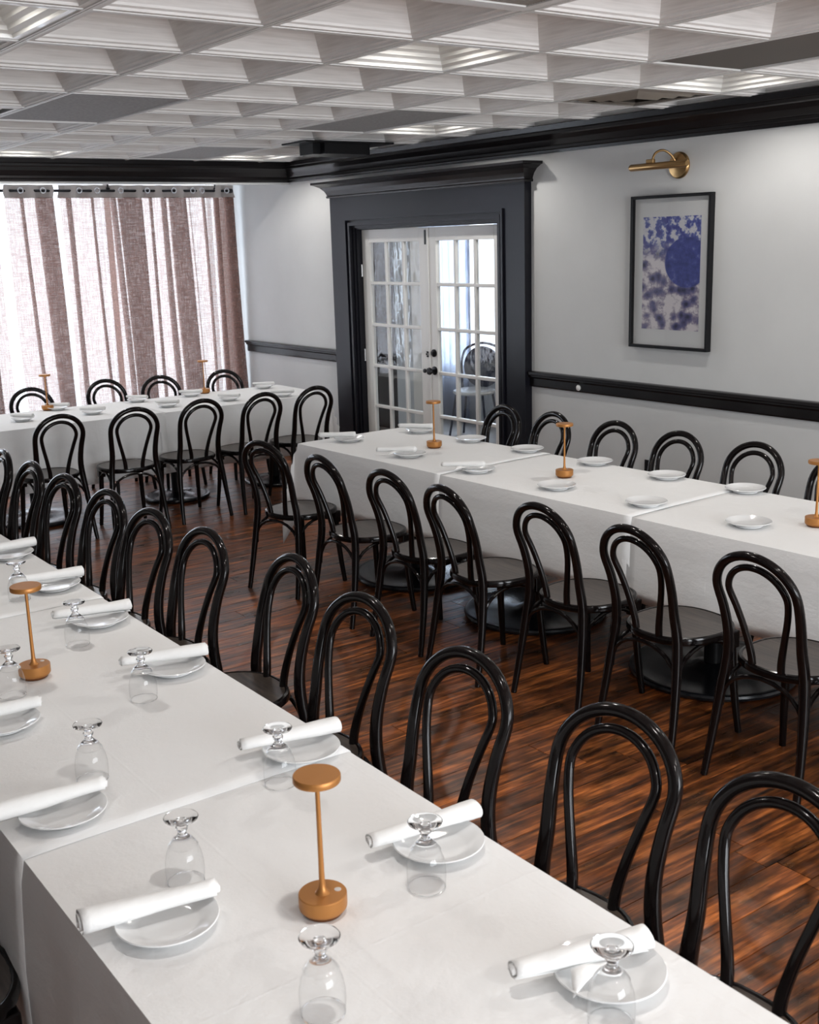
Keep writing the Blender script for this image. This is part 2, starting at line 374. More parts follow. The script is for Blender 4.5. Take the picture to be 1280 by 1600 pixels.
# ceiling: coffered tiles in a grid
ceiling = T(empty('ceiling'), kind='structure')
C = .605; X0 = 1.38; Y0 = 2.885
xs = [X0+C*k for k in range(-3, 7)]     # grid lines along y
ys = [Y0+C*k for k in range(-4, 11)]
def coffer(sx, sy, depth=.105, top=True, light=False):
    """stepped recess, origin at the cell's corner, z=0 grid level"""
    bm = bmesh.new()
    if light: prof = [(.012, 0), (.040, .0), (.042, .012), (.062, .020), (.064, .034), (.084, .042), (.086, .056), (.106, .064), (.108, .078), (.128, .088), (.150, .135), (.19, .14)]
    else: prof = [(.012, 0), (.034, .0), (.036, .008), (.050, .012), (.052, .020), (.085, .058), (.088, .064), (.120, .100), (.124, .108), (.19, .118)]
    rings = []
    for ins, z in prof:
        ix = min(ins, sx*.48); iy = min(ins, sy*.48)
        rings.append([bm.verts.new(c) for c in ((ix, iy, z), (sx-ix, iy, z), (sx-ix, sy-iy, z), (ix, sy-iy, z))])
    for a, b_ in zip(rings, rings[1:]):
        for k in range(4): bm.faces.new((a[k], a[(k+1) % 4], b_[(k+1) % 4], b_[k]))
    bm.faces.new(rings[-1])
    return bm
def mesh_of(bm, name, m):
    me = bpy.data.meshes.new(name); bmesh.ops.recalc_face_normals(bm, faces=bm.faces); bm.to_mesh(me); bm.free(); me.materials.append(m); return me
full = mesh_of(coffer(C, C), 'tile', M_ceil)
edge = mesh_of(coffer(XW-xs[-1], C), 'tile', M_ceil)
fary = mesh_of(coffer(C, YB-ys[-1]), 'tile', M_ceil)
lit = mesh_of(coffer(C, C, light=True), 'tile', M_white)
bm = bmesh.new(); box(bm, .012, C-.012, .012, 2*C-.012, .004, .02, .002); flat2 = mesh_of(bm, 'flat_panel', M_panel)
bm = bmesh.new(); box(bm, .012, C-.012, .012, 2*C-.012, .004, .02, .002); flatb = mesh_of(bm, 'flat_panel', M_panel2)
LX = (X0-C, X0+2*C, X0+5*C); LY = (Y0-3*C, Y0+C, Y0+5*C, Y0+9*C)
def near(a, b_): return abs(a-b_) < .02
special = {}
for gx, gy, n_, me in ((1, 4, 2, flat2), (4, 4, 2, flat2), (4, -1, 2, flatb), (3, 9, 1, None), (4, 8, 2, flat2)):
    for q in range(n_): special[(gx, gy+q)] = me if q == 0 else 'skip'
special[(5, 2)] = 'vent'; special[(1, -1)] = 'grille'; special[(0, 5)] = 'vent'
special.pop((3, 9))
light_cells = []
for i, x in enumerate(xs):
    for j, y in enumerate(ys):
        gx, gy = i-3, j-4
        w = C if i < len(xs)-1 else XW-x
        if w < .05: continue
        sp = special.get((gx, gy))
        if any(near(x, a) for a in LX) and any(near(y, b_) for b_ in LY):
            if near(x, LX[1]) and near(y, LY[2]) or near(x, LX[0]) and near(y, LY[2]): me = full
            else: light_cells.append((x, y)); me = lit
        elif sp == 'skip' or sp in ('vent', 'grille'): continue
        elif sp is not None: me = sp
        elif i == len(xs)-1: me = edge
        elif j == len(ys)-1: me = fary
        else: me = full
        if i == len(xs)-1 and j == len(ys)-1: continue
        o = link('flat_panel' if me in (flat2, flatb) else 'tile', me, ceiling); o.location = (x, y, ZC)
# grid bars (T rails)
for x in xs:
    bm = bmesh.new(); box(bm, x-.012, x+.012, ys[0], YB, ZC-.004, ZC+.03); box(bm, x-.003, x+.003, ys[0], YB, ZC-.0055, ZC-.004); obj('grid_rail', bm, M_grid, ceiling)
for y in ys:
    q = xs[0]
    cuts = sorted([(X0+C*gx, X0+C*(gx+1)) for gx, gy in ((1, 5), (4, 5), (4, 0), (4, 9)) if near(y, Y0+C*gy)])
    for c0, c1 in cuts+[(XW, XW)]:
        if c0-q > .02:
            bm = bmesh.new(); box(bm, q, c0, y-.011, y+.011, ZC-.003, ZC+.025); obj('grid_rail', bm, M_grid, ceiling)
        q = c1

# part of the ceiling behind and left of the view
bm = bmesh.new(); box(bm, -1.0, xs[0], -4.5, YB, ZC, ZC+.02); box(bm, xs[0], XW, -4.5, ys[0], ZC, ZC+.02); obj('plain_ceiling', bm, M_ceil, ceiling)

# square air diffusers and a perforated return grille: things let into the ceiling
def diffuser(x, y, label, m_):
    t = T(empty('air_diffuser', (x, y, ZC)), label, 'vent')
    bm = bmesh.new(); h = C/2
    for n_, (ro, zi, ri, zo) in enumerate(((h-.014, -.002, h-.045, -.006), (h-.062, .016, h-.105, -.010), (h-.122, .012, h-.165, -.014), (h-.182, .008, h-.225, -.018))):
        b2 = bmesh.new()
        A = [b2.verts.new(c) for c in ((-ro, -ro, zi), (ro, -ro, zi), (ro, ro, zi), (-ro, ro, zi))]
        D = [b2.verts.new(c) for c in ((-ri, -ri, zo), (ri, -ri, zo), (ri, ri, zo), (-ri, ri, zo))]
        A2 = [b2.verts.new(v_.co+Vector((0, 0, .003))) for v_ in A]; D2 = [b2.verts.new(v_.co+Vector((0, 0, .003))) for v_ in D]
        for k in range(4):
            k2 = (k+1) % 4
            b2.faces.new((A[k], A[k2], D[k2], D[k])); b2.faces.new((A2[k], D2[k], D2[k2], A2[k2])); b2.faces.new((A[k], A2[k], A2[k2], A[k2])); b2.faces.new((D[k], D[k2], D2[k2], D2[k]))
        obj('louvre', b2, m_, t, loc=(h, h, 0))
    bm.free(); bm = bmesh.new(); box(bm, .02, C-.02, .02, C-.02, .045, .05); obj('backing', bm, M_ventdark, t)
diffuser(xs[8], Y0+2*C, 'square ceiling air diffuser with concentric louvres near the right wall', M_vent)
diffuser(xs[3], Y0+5*C, 'square ceiling air diffuser at upper left beyond the flat grey panel', M_grid)
t = T(empty('return_air_grille', (xs[4], Y0-C, ZC)), 'perforated metal return air grille in the ceiling at the top edge', 'vent')
bm = bmesh.new(); box(bm, .014, C-.014, .014, .05, -.004, .006); box(bm, .014, C-.014, C-.05, C-.014, -.004, .006); box(bm, .014, .05, .05, C-.05, -.004, .006); box(bm, C-.05, C-.014, .05, C-.05, -.004, .006)
obj('frame', bm, M_grid, t)
bm = bmesh.new()
for k in range(42):
    yy = .052+k*(C-.104)/42; box(bm, .05, C-.05, yy, yy+.007, .0, .004)
T(obj('perforated_bars', bm, M_vent, t), kind='stuff')
bm = bmesh.new(); box(bm, .05, C-.05, .05, C-.05, .02, .024); obj('backing', bm, M_ventdark, t)

# recessed can lights
cn = 0
CLN = {0: 'left column', 1: 'middle column', 2: 'right column'}
for cx_, cy_ in light_cells:
    t = T(empty('ceiling_light', (cx_+C/2, cy_+C/2, ZC+.139)), None, 'light', 'recessed lights in the ceiling coffers')
    a = [k for k in range(3) if near(LX[k], cx_)][0]; b_ = [k for k in range(4) if near(LY[k], cy_)][0]
    t['label'] = 'round recessed coffer light, %s, %s' % (CLN[a], ('out past the picture top', 'row nearest the picture top', 'middle row', 'row by the back crown moulding')[b_])
    bm = bmesh.new(); lathe(bm, [(.062, 0), (.075, -.006), (.062, -.010), (.052, -.002)], 24); obj('trim_ring', bm, M_white, t, True)
    bm = bmesh.new(); lathe(bm, [(0, -.001), (.052, -.001)], 24); obj('lens', bm, M_lens, t)
    l = bpy.data.lights.new('can_light', 'SPOT'); l.energy = CAN_W; l.color = CAN_COL; l.shadow_soft_size = .045; l.spot_size = math.radians(150); l.spot_blend = .55
    o = bpy.data.objects.new('can_light', l); COL.objects.link(o); o.parent = t; o.location = (0, 0, -.012)
# the same lamps over the part of the room behind the camera
for y in (Y0-7*C, Y0-11*C):
    for x in LX:
        l = bpy.data.lights.new('can_light', 'SPOT'); l.energy = CAN_W; l.color = CAN_COL; l.shadow_soft_size = .05; l.spot_size = math.radians(150); l.spot_blend = .55
        o = bpy.data.objects.new('can_light', l); COL.objects.link(o); o.location = (x+.3, y+.3, ZC-.03)

# crown moulding
CP = [(0, 0), (.016, 0), (.020, .018), (.034, .024), (.034, .040), (.044, .046), (.060, .078), (.082, .104), (.092, .110), (.092, .128), (.104, .134), (.110, .166), (0, .166)]
def trim(name, prof, p0, p1, u, v_, m_=M_trim, sm=False):
    bm = bmesh.new(); prism(bm, prof, p0, p1, u, v_); return T(obj(name, bm, m_, None, sm), kind='structure')
trim('trim_1', CP, (XW, -4.5, 2.484), (XW, YB, 2.484), (-1, 0, 0), (0, 0, 1))
trim('trim_2', CP, (-1.0, YB, 2.484), (XW, YB, 2.484), (0, -1, 0), (0, 0, 1))
# chair rail
RP = [(0, 0), (.016, 0), (.020, .008), (.020, .058), (.026, .064), (.034, .070), (.034, .080), (.046, .086), (.046, .104), (.036, .108), (0, .108)]
trim('trim_3', RP, (XW, -4.5, .936), (XW, 5.95, .936), (-1, 0, 0), (0, 0, 1))
trim('trim_4', RP, (XW, 8.42, .936), (XW, 10.10, .936), (-1, 0, 0), (0, 0, 1))
BP = [(0, 0), (.018, 0), (.018, .10), (.010, .125), (0, .13)]
trim('baseboard_right', BP, (XW, -4.5, 0), (XW, 5.95, 0), (-1, 0, 0), (0, 0, 1))
trim('baseboard_back', BP, (XW, 8.42, 0), (XW, YC, 0), (-1, 0, 0), (0, 0, 1))

# ------------------------------------------------------------------ door surround
cas = T(empty('trim_5', (XW, 0, 0)), kind='structure')
DY0, DY1 = 6.275, 8.075
CT = .062
bm = bmesh.new(); box(bm, -CT, 0, 5.95, 6.165, 0, 2.15); obj('casing_board', bm, M_casing, cas)
bm = bmesh.new(); box(bm, -CT, 0, 8.175, 8.40, 0, 2.15); obj('casing_board', bm, M_casing, cas)
bm = bmesh.new(); box(bm, -CT, 0, 5.95, 8.40, 2.15, 2.315); obj('casing_head', bm, M_casing, cas)
# stepped inner moulding and jambs
for (i0, i1, th) in ((0, .022, .078), (.022, .040, .050), (.040, .066, .068), (.066, .085, .040)):
    bm = bmesh.new()
    a0, a1 = 6.165+i0, 6.165+i1; b0, b1 = 8.175-i1, 8.175-i0; z0, z1 = 2.15-i1, 2.15-i0
    box(bm, -th, 0, a0, a1, 0, z1); box(bm, -th, 0, b0, b1, 0, z1); box(bm, -th, 0, a1, b0, z0, z1)
    obj('inner_moulding', bm, M_casing, cas)
bm = bmesh.new(); box(bm, -.02, WT, 6.235, DY0, 0, 2.10); box(bm, -.02, WT, DY1, 8.115, 0, 2.10); box(bm, -.02, WT, DY0, DY1, 2.052, 2.10)
obj('jamb', bm, M_casing, cas)
# head cornice with returns
HP = [(.0, 0), (.080, 0), (.084, .012), (.078, .020), (.080, .03), (.092, .055), (.120, .085), (.158, .105), (.176, .110), (.176, .128), (0, .128)]
bm = bmesh.new()
rings = []
for u, z in HP:
    e_ = u-.062 if u > 0 else 0
    e_ = max(e_, 0)
    rings.append([bm.verts.new(c) for c in ((0, 5.95-e_, 2.315+z), (-u, 5.95-e_, 2.315+z), (-u, 8.40+e_, 2.315+z), (0, 8.40+e_, 2.315+z))])
for a, b_ in zip(rings[1:], rings[2:-1]):
    for k in range(3): bm.faces.new((a[k], a[k+1], b_[k+1], b_[k]))
bm.faces.new(rings[1]); bm.faces.new(rings[-2][::-1])
obj('cornice', bm, M_trim, cas)

# ------------------------------------------------------------------ french doors
def door(name, ya, yb, hinge_lo, knobs):
    """leaf between ya<yb in the wall plane, front face at XW+.015"""
    t = T(empty(name, (XW+.03, 0, 0)), kind='structure')
    th = .04
    s = .105
    ga, gb = ya+s, yb-s
    zb, zt = .27, 1.945
    for a, b_ in ((ya, ga), (gb, yb)):
        bm = bmesh.new(); box(bm, 0, th, a+.001, b_-.0005, .012, 2.048, .002); obj('stile', bm, M_white, t)
    bm = bmesh.new(); box(bm, 0, th, ga, gb, zt, 2.048, .001); obj('rail', bm, M_white, t)
    bm = bmesh.new(); box(bm, 0, th, ga, gb, .012, zb, .001); obj('rail', bm, M_white, t)
    mw = .026; cw = (gb-ga-2*mw)/3; ch = (zt-zb-4*mw)/5
    for k in (1, 2):
        y = ga+k*cw+(k-1)*mw
        bm = bmesh.new(); box(bm, .004, .036, y, y+mw, zb, zt, .004); obj('muntin', bm, M_white, t)
    for k in (1, 2, 3, 4):
        z = zb+k*ch+(k-1)*mw
        bm = bmesh.new(); box(bm, .003, .037, ga, gb, z, z+mw, .005); obj('muntin', bm, M_white, t)
    for r in range(5):
        for c in range(3):
            y = ga+c*(cw+mw); z = zb+r*(ch+mw)
            bm = bmesh.new(); box(bm, .018, .022, y, y+cw, z, z+ch); obj('pane', bm, M_pane, t)
    hy = ya if hinge_lo else yb
    for z in (.30, 1.02, 1.72):
        bm = bmesh.new(); lathe(bm, [(0, -.05), (.009, -.05), (.009, .05), (0, .05)], 10); o = obj('hinge', bm, M_blackmetal if hinge_lo else M_steel, t, True, loc=(-.008, hy+(-.003 if hinge_lo else .003), z))
        o['label'] = 'dark door hinge' if hinge_lo else 'steel door hinge'
    return t
dl = door('door_1', (DY0+DY1)/2+.002, DY1-.002, False, 0)
dr = door('door_2', DY0+.002, (DY0+DY1)/2-.002, True, 1)
bm = bmesh.new(); box(bm, -.010, 0, 7.155, 7.175, .012, 2.046, .003); obj('astragal', bm, M_white, dr)
# knob and deadbolt on the right leaf, flush bolt on the left leaf
for z, R in ((.955, .030), (1.092, .024)):
    bm = bmesh.new(); lathe(bm, [(0, 0), (.034, 0), (.034, .006), (.026, .010), (.012, .012), (.012, .030), (R*.8, .038), (R, .052), (R*.85, .064), (0, .068)] if R > .025 else [(0, 0), (.030, 0), (.030, .010), (.022, .016), (.010, .018), (.010, .026), (0, .027)], 20)
    o = obj('door_knob' if R > .025 else 'deadbolt', bm, M_blackmetal, dr, True, loc=(0, 7.112, z), rot=(0, -PI/2, 0)); o['label'] = 'black door knob' if R > .025 else 'black thumb-turn deadbolt'
bm = bmesh.new(); box(bm, -.030, -.022, 7.103, 7.121, 1.078, 1.106, .002); obj('thumb_turn', bm, M_blackmetal, dr)
bm = bmesh.new()
for a in range(6):
    lathe(bm, [(0, -.012), (.007, -.012), (.007, .0), (0, .0)], 8, (0, 7.19+.018*math.cos(a*PI/3), 1.085+.018*math.sin(a*PI/3)))
bmesh.ops.rotate(bm, cent=(0, 7.19, 1.085), matrix=Matrix.Identity(3), verts=bm.verts)
o = obj('escutcheon', bm, M_blackmetal, dl, True); o.location = (-.004, 0, 0)
bm = bmesh.new(); lathe(bm, [(0, 0), (.018, 0), (.018, .004), (.008, .008), (.008, .02), (.018, .03), (.015, .04), (0, .042)], 16); obj('dummy_knob', bm, M_blackmetal, dl, True, loc=(0, 7.20, .95), rot=(0, -PI/2, 0))
bm = bmesh.new(); box(bm, -.006, 0, 7.185, 7.205, 1.92, 2.03, .002); obj('flush_bolt', bm, M_blackmetal, dl)

# ------------------------------------------------------------------ room beyond the doors
XS = 7.8
YE = 10.65
bm = bmesh.new(); box(bm, XW, XS, 3.5, YE, -.06, -.004); T(obj('floor_side_room', bm, M_carpet), kind='structure')
bm = bmesh.new(); box(bm, XW+WT, XS+.1, 3.4, 3.5, 0, 2.8); box(bm, XW+WT, XS+.1, YE, YE+.1, 0, 2.8); box(bm, XS, XS+.1, 3.5, 8.80, 0, 2.8); box(bm, XS, XS+.1, 10.5, YE, 0, 2.8)
box(bm, XS, XS+.1, 8.80, 10.5, 0, .55); box(bm, XS, XS+.1, 8.80, 10.5, 2.2, 2.8); T(obj('wall_side_room', bm, M_whitewall), kind='structure')
bm = bmesh.new(); box(bm, XW+WT, XS+.1, 3.4, YE+.1, 2.8, 2.86); T(obj('ceiling_side_room', bm, M_whitewall), kind='structure')
w2 = T(empty('window_2', (XS, 0, 0)), kind='structure')
bm = bmesh.new(); box(bm, 0, .05, 8.80, 10.5, .55, .61); box(bm, 0, .05, 8.80, 10.5, 2.14, 2.2); box(bm, 0, .05, 8.80, 8.86, .61, 2.14); box(bm, 0, .05, 10.44, 10.5, .61, 2.14); box(bm, 0, .05, 9.62, 9.68, .61, 2.14)
obj('window_frame', bm, M_white, w2)
for a, b_ in ((8.86, 9.62), (9.68, 10.44)):
    bm = bmesh.new(); box(bm, .02, .024, a, b_, .61, 2.14); obj('pane', bm, M_pane, w2)
bm = bmesh.new(); box(bm, 6.9, 6.98, 9.42, YE, 0, 2.8); T(obj('wall_partition', bm, M_darkwall), kind='structure')
bm = bmesh.new(); box(bm, 6.1, 6.2, 8.36, 8.62, 0, 2.8, .004); T(obj('wall_pier', bm, M_white), kind='structure')

# ------------------------------------------------------------------ curtains
def cloth_strip(name, path, ztop, zbot, m_, parent, lean=.04, nz_=26):
    """path: (x, y) polyline at the top"""
    pts = catmull([(p[0], p[1], 0) for p in path], 5)
    bm = bmesh.new(); rows = []
    for r in range(nz_+1):
        t_ = r/nz_; z = ztop+(zbot-ztop)*t_
        row = []
        for i, p in enumerate(pts):
            amp = 1+.25*t_
            row.append(bm.verts.new((p.x+lean*t_+.012*math.sin(p.x*9+3*t_), p.y*amp+.012*t_*noise.noise((p.x*5, t_*3, 0)), z)))
        rows.append(row)
    for a, b_ in zip(rows, rows[1:]):
        for i in range(len(a)-1): bm.faces.new((a[i], a[i+1], b_[i+1], b_[i]))
    return obj(name, bm, m_, parent, True)
def curtain(path, groms, label):
    t = T(empty('curtain', (0, 10.13, 0)), label, 'curtain', 'linen curtains on the black rod')
    cloth_strip('panel', path, 2.405, .03, M_curt, t)
    xa, xb = path[0][0], path[-1][0]; nn = int((xb-xa)/.03); p2 = [(xa+(xb-xa)*k/nn, .030*math.sin((xa+(xb-xa)*k/nn)*2*PI/.20)) for k in range(nn+1)]
    cloth_strip('heading', p2, 2.512, 2.400, M_curthead, t, lean=.0, nz_=3)
    for gx in groms:
        bm = bmesh.new(); ring = [Vector((.022*math.cos(a*PI/8), 0, .022*math.sin(a*PI/8))) for a in range(16)]
        tube(bm, ring, .006, 6, True); obj('grommet', bm, M_silver, t, True, loc=(gx, -.034, 2.462))
    return t
def zpath(x0, segs, x1):
    """segs: (left, right, depth) – the cloth runs on to right, doubles back to left, then goes on"""
    p = [(x0, .0)]; y = 0; x = x0
    for l_, r_, d in segs:
        if l_-x > .12:
            n_ = max(1, int((l_-x)/.12))
            for k in range(1, n_+1): p.append((x+(l_-x)*k/(n_+1), -.012+.014*math.sin(k*2.1+x*7)))
        p += [(r_-.008, -d*.9), (r_+.004, -d*.35), (r_-.008, -.0), (l_+.008, d*.0+.010), (l_-.004, d*.35), (l_+.010, d*.75), ((l_+r_)/2, d*.7), (r_+.012, d*.30)]
        x = r_+.02
    n_ = max(1, int((x1-x)/.10))
    for k in range(1, n_): p.append((x+(x1-x)*k/n_, .012*math.sin(k*2.3+x)))
    p.append((x1, .0)); return p
curtain(zpath(1.55, [(1.78, 1.88, .03), (2.1, 2.22, .03), (2.52, 2.66, .03), (2.82, 2.9, .02)], 3.03), [2.0, 2.35, 2.7, 2.98], 'linen curtain at the left edge, left of the bright gap')
curtain(zpath(3.13, [(3.28, 3.30, .015), (3.41, 3.53, .035)], 3.545), [3.267, 3.462], 'narrow linen curtain ending in a dark brown fold, right of the bright gap')
curtain(zpath(3.60, [(3.66, 3.695, .02), (3.905, 3.92, .012), (4.09, 4.125, .02), (4.16, 4.34, .04), (4.44, 4.46, .012), (4.57, 4.61, .02), (4.66, 4.80, .035)], 4.855), [3.783, 3.948, 4.167, 4.422, 4.683], 'wide linen curtain with two broad brown folds in the middle of the window')
curtain(zpath(4.845, [(4.97, 4.99, .012), (5.09, 5.13, .02), (5.21, 5.30, .03)], 5.315), [4.875, 4.968, 5.225], 'linen curtain at the right end, against the grey wall')
rod = T(empty('curtain_rod', (0, 10.125, 2.462)), 'black curtain rod running under the crown moulding above the curtains', 'curtain rod')
bm = bmesh.new(); tube(bm, [(1.4, 0, 0), (5.27, 0, 0)], .012, 12); obj('rod', bm, M_blackmetal, rod, True)
bm = bmesh.new(); lathe(bm, [(0, -.02), (.02, -.018), (.022, 0), (.018, .02), (0, .024)], 14); obj('finial', bm, M_blackmetal, rod, True, loc=(5.28, 0, 0), rot=(0, PI/2, 0))
for bx in (1.9, 4.06, 5.12):
    bm = bmesh.new(); box(bm, bx-.035, bx+.035, -.004, .004, .19, .198); tube(bm, [(bx, 0, .0), (bx, 0, .197)], .007, 8); tube(bm, [(bx-.015, 0, .02), (bx+.015, 0, .02)], .01, 8); obj('bracket', bm, M_blackmetal, rod)

# ------------------------------------------------------------------ bentwood chair
def arch_path(side_pts, cx_r, zc, ry, ztop, ntop=9):
    """mirror a list of right-side points (x,y,z) and join them over the top with a half ellipse"""
    R = [Vector(p) for p in side_pts]
    last = R[-1]; top = []
    for k in range(1, ntop):
        a = PI*k/ntop
        top.append(Vector((last.x*math.cos(a), last.y+(ry-last.y)*math.sin(a), last.z+(ztop-last.z)*math.sin(a))))
    Lf = [Vector((-p.x, p.y, p.z)) for p in R[::-1]]
    return R, top, Lf
def chair_proto():
    t = empty('bentwood_chair')
    # outer hoop, one bent piece with the rear legs
    side = [(.198, -.250, 0), (.188, -.222, .16), (.176, -.200, .32), (.162, -.186, .46), (.154, -.197, .56), (.160, -.220, .66), (.167, -.249, .74)]
    R, top, Lf = arch_path(side, 0, 0, -.288, .884)
    ctrl = R+top+Lf; pts = catmull(ctrl, 3)
    rad = []
    for p in pts:
        z = p.z
        if z < .46: r = .0135+(.0205-.0135)*min(1, z/.40)
        elif z < .74: r = .0205-(.0205-.0168)*(z-.46)/.28
        else: r = .0168
        rad.append(r)
    bm = bmesh.new(); tube(bm, pts, rad, 12); obj('outer_hoop', bm, M_black, t, True)
    side = [(.060, -.176, .452), (.064, -.182, .50), (.083, -.197, .585), (.106, -.218, .67), (.121, -.242, .735)]
    R, top, Lf = arch_path(side, 0, 0, -.276, .842)
    pts = catmull(R+top+Lf, 3); bm = bmesh.new(); tube(bm, pts, [.0125+.002*max(0, min(1, (.6-p.z)/.12)) for p in pts], 10); obj('inner_hoop', bm, M_black, t, True)
    # seat: rounded frame and slightly dished veneer top
    def sup(r, k, seg, n_=2.35):
        a = 2*PI*k/seg; c, s = math.cos(a), math.sin(a)
        x = math.copysign(abs(c)**(2/n_), c)*r; y = math.copysign(abs(s)**(2/n_), s)*r
        return x*(1+.04*(y/.2)), y
    seg = 44
    def seat_rings(bm, prof, cap0, cap1):
        rings = []
        for r, z in prof: rings.append([bm.verts.new((*sup(r, k, seg), z)) for k in range(seg)])
        for a, b_ in zip(rings, rings[1:]):
            for k in range(seg): bm.faces.new((a[k], a[(k+1) % seg], b_[(k+1) % seg], b_[k]))
        if cap0: bm.faces.new(rings[0][::-1])
        if cap1: bm.faces.new(rings[-1])
    bm = bmesh.new(); seat_rings(bm, [(.165, .428), (.192, .428), (.199, .434), (.200, .448), (.196, .458), (.188, .460), (.182, .456)], True, False); obj('seat_frame', bm, M_black, t, True)
    bm = bmesh.new(); seat_rings(bm, [(.184, .440), (.183, .4575), (.17, .456), (.12, .4535), (.05, .452)], True, True); obj('seat', bm, M_seat, t, True)
    # front legs with square socket blocks
    for s in (-1, 1):
        bm = bmesh.new(); tube(bm, catmull([(s*.142, .140, .43), (s*.147, .147, .30), (s*.156, .160, .14), (s*.166, .176, 0)], 4), [.018, .018, .018, .0175, .017, .0168, .0165, .016, .0155, .015, .0145, .014, .0135], 10)
        obj('leg', bm, M_black, t, True)
        bm = bmesh.new(); box(bm, s*.142-.024, s*.142+.024, .116, .164, .362, .432, .004); obj('leg_block', bm, M_black, t)
    # bent arches under the seat, four sides
    legs = {'rl': Vector((-.172, -.196, .27)), 'rr': Vector((.172, -.196, .27)), 'fr': Vector((.150, .152, .27)), 'fl': Vector((-.150, .152, .27))}
    for a, b_ in (('rl', 'rr'), ('rr', 'fr'), ('fr', 'fl'), ('fl', 'rl')):
        A, D = legs[a], legs[b_]; pts = []
        for k in range(13):
            u = k/12; ang = PI*u
            q = (1-math.cos(ang))/2
            p = A.lerp(D, q); p.z = .27+.150*(math.sin(ang)**.75)
            pts.append(p)
        bm = bmesh.new(); tube(bm, pts, .0085, 8); obj('brace', bm, M_black, t, True)
    return t
CH0 = chair_proto(); used = [False]
def chair(x, y, rz, label, group):
    if used[0]: o = copy_tree(CH0)
    else: o = CH0; used[0] = True
    o.location = (x, y, 0); o.rotation_euler = (0, 0, rz)
    o['label'] = label; o['category'] = 'chair'; o['group'] = group
    return o
ORD = ['first', 'second', 'third', 'fourth', 'fifth', 'sixth', 'seventh', 'eighth', 'ninth', 'tenth', 'eleventh', 'twelfth']

# row A (aisle side of the near left table): hoop-top positions, chairs face -x
A_top = [(1.807, 1.239), (1.812, 1.699), (1.782, 2.222), (1.838, 2.813), (1.911, 3.347), (1.849, 3.92), (1.826, 4.38), (1.839, 4.883), (1.817, 5.384), (1.808, 5.851), (1.803, 6.322)]
rotA = [4, 7, 5, 5, -1, 5, 7, 7, 7, 3, 0]
for i, (x, y) in enumerate(A_top):
    rz = PI/2+math.radians(rotA[i]); bx, by = -math.sin(rz)*-1, 0
    # local back offset (0,-.262) rotated by rz
    ox, oy = .286*math.sin(rz), -.286*math.cos(rz)
    chair(x-ox, y-oy, rz, 'black bentwood chair, %s from the camera along the front table\'s aisle side' % ORD[i], 'chairs on the aisle side of the front table')
Bn = [(2.975, 5.543, 14), (2.981, 4.936, 0), (3.005, 4.379, 2), (2.991, 3.912, -3), (3.063, 3.364, 0), (3.061, 2.859, -2), (3.085, 2.323, 0), (3.08, 1.80, 0)]
for i, (x, y, r) in enumerate(Bn):
    rz = -PI/2+math.radians(r); ox, oy = .286*math.sin(rz), -.286*math.cos(rz)
    chair(x-ox, y-oy, rz, 'black bentwood chair, %s from the far end along the aisle side of the right table' % ORD[i], 'chairs on the aisle side of the right table')
Bf = [(4.807, 5.584, 0), (4.813, 5.127, -3), (4.821, 4.606, 2), (4.80, 4.109, 0), (4.811, 3.613, 2), (4.81, 3.10, 0)]
for i, (x, y, r) in enumerate(Bf):
    rz = PI/2+math.radians(r); ox, oy = .286*math.sin(rz), -.286*math.cos(rz)
    chair(x-ox, y-oy, rz, 'black bentwood chair, %s from the french doors between right table and grey wall' % ORD[i], 'chairs between the right table and the wall')
Cn = [(2.513, 7.478, 3), (3.012, 7.411, -4), (3.539, 7.444, 3), (4.022, 7.417, 6), (4.487, 7.446, 5), (2.0, 7.45, 0)]
for i, (x, y, r) in enumerate(Cn[:5]):
    rz = math.radians(r); ox, oy = .286*math.sin(rz), -.286*math.cos(rz)+.028
    chair(x-ox, y-oy, rz, 'black bentwood chair, %s from the left on the near side of the window table' % ORD[i], 'chairs on the near side of the window table')
Cf = [(2.861, 9.139, 0), (3.513, 9.213, 3), (3.957, 9.102, -3), (4.539, 9.069, 0)]
for i, (x, y, r) in enumerate(Cf):
    rz = PI+math.radians(r); ox, oy = .286*math.sin(rz), -.286*math.cos(rz)
    chair(x-ox, y-oy, rz, 'black bentwood chair, %s from the left between window table and curtains' % ORD[i], 'chairs between the window table and the curtains')
chair(.356, 2.31, -PI/2, 'black chair at the bottom left corner, only its seat edge showing', 'chairs on the left side of the front table')

# ------------------------------------------------------------------ tables
M_base = mat('glossy_black_base', (.010, .011, .014), .24, spec=.5)
def pedestal(t, x, y, R0=.38):
    bm = bmesh.new(); lathe(bm, [(0, 0), (R0-.017, 0), (R0-.004, .006), (R0, .018), (R0-.004, .028), (R0-.017, .032), (R0-.037, .026), (.10, .034), (.07, .050), (0, .052)], 48); obj('base', bm, M_base, t, True, loc=(x, y, 0))
    bm = bmesh.new(); lathe(bm, [(.0, .05), (.042, .05), (.042, .70), (0, .70)], 20); obj('column', bm, M_matblack, t, True, loc=(x, y, 0))
    bm = bmesh.new(); box(bm, x-.24, x+.24, y-.02, y+.02, .695, .717); box(bm, x-.02, x+.02, y-.24, y+.24, .695, .717); obj('spider', bm, M_matblack, t)
def table(cx_, cy_, lx, ly, rz, label, peds):
    t = T(empty('banquet_table', (cx_, cy_, 0), rz), label, 'table', 'cloth-covered dining tables')
    bm = bmesh.new(); box(bm, -lx/2+.012, lx/2-.012, -ly/2+.012, ly/2-.012, .718, .7475, .004); obj('tabletop', bm, M_darkwall, t)
    for p in peds: pedestal(t, *p)
    return t
A0x, A1x = .565, 1.363; Bx0, Bx1 = 3.606-.0418*(3.0-4)*0, 4.416
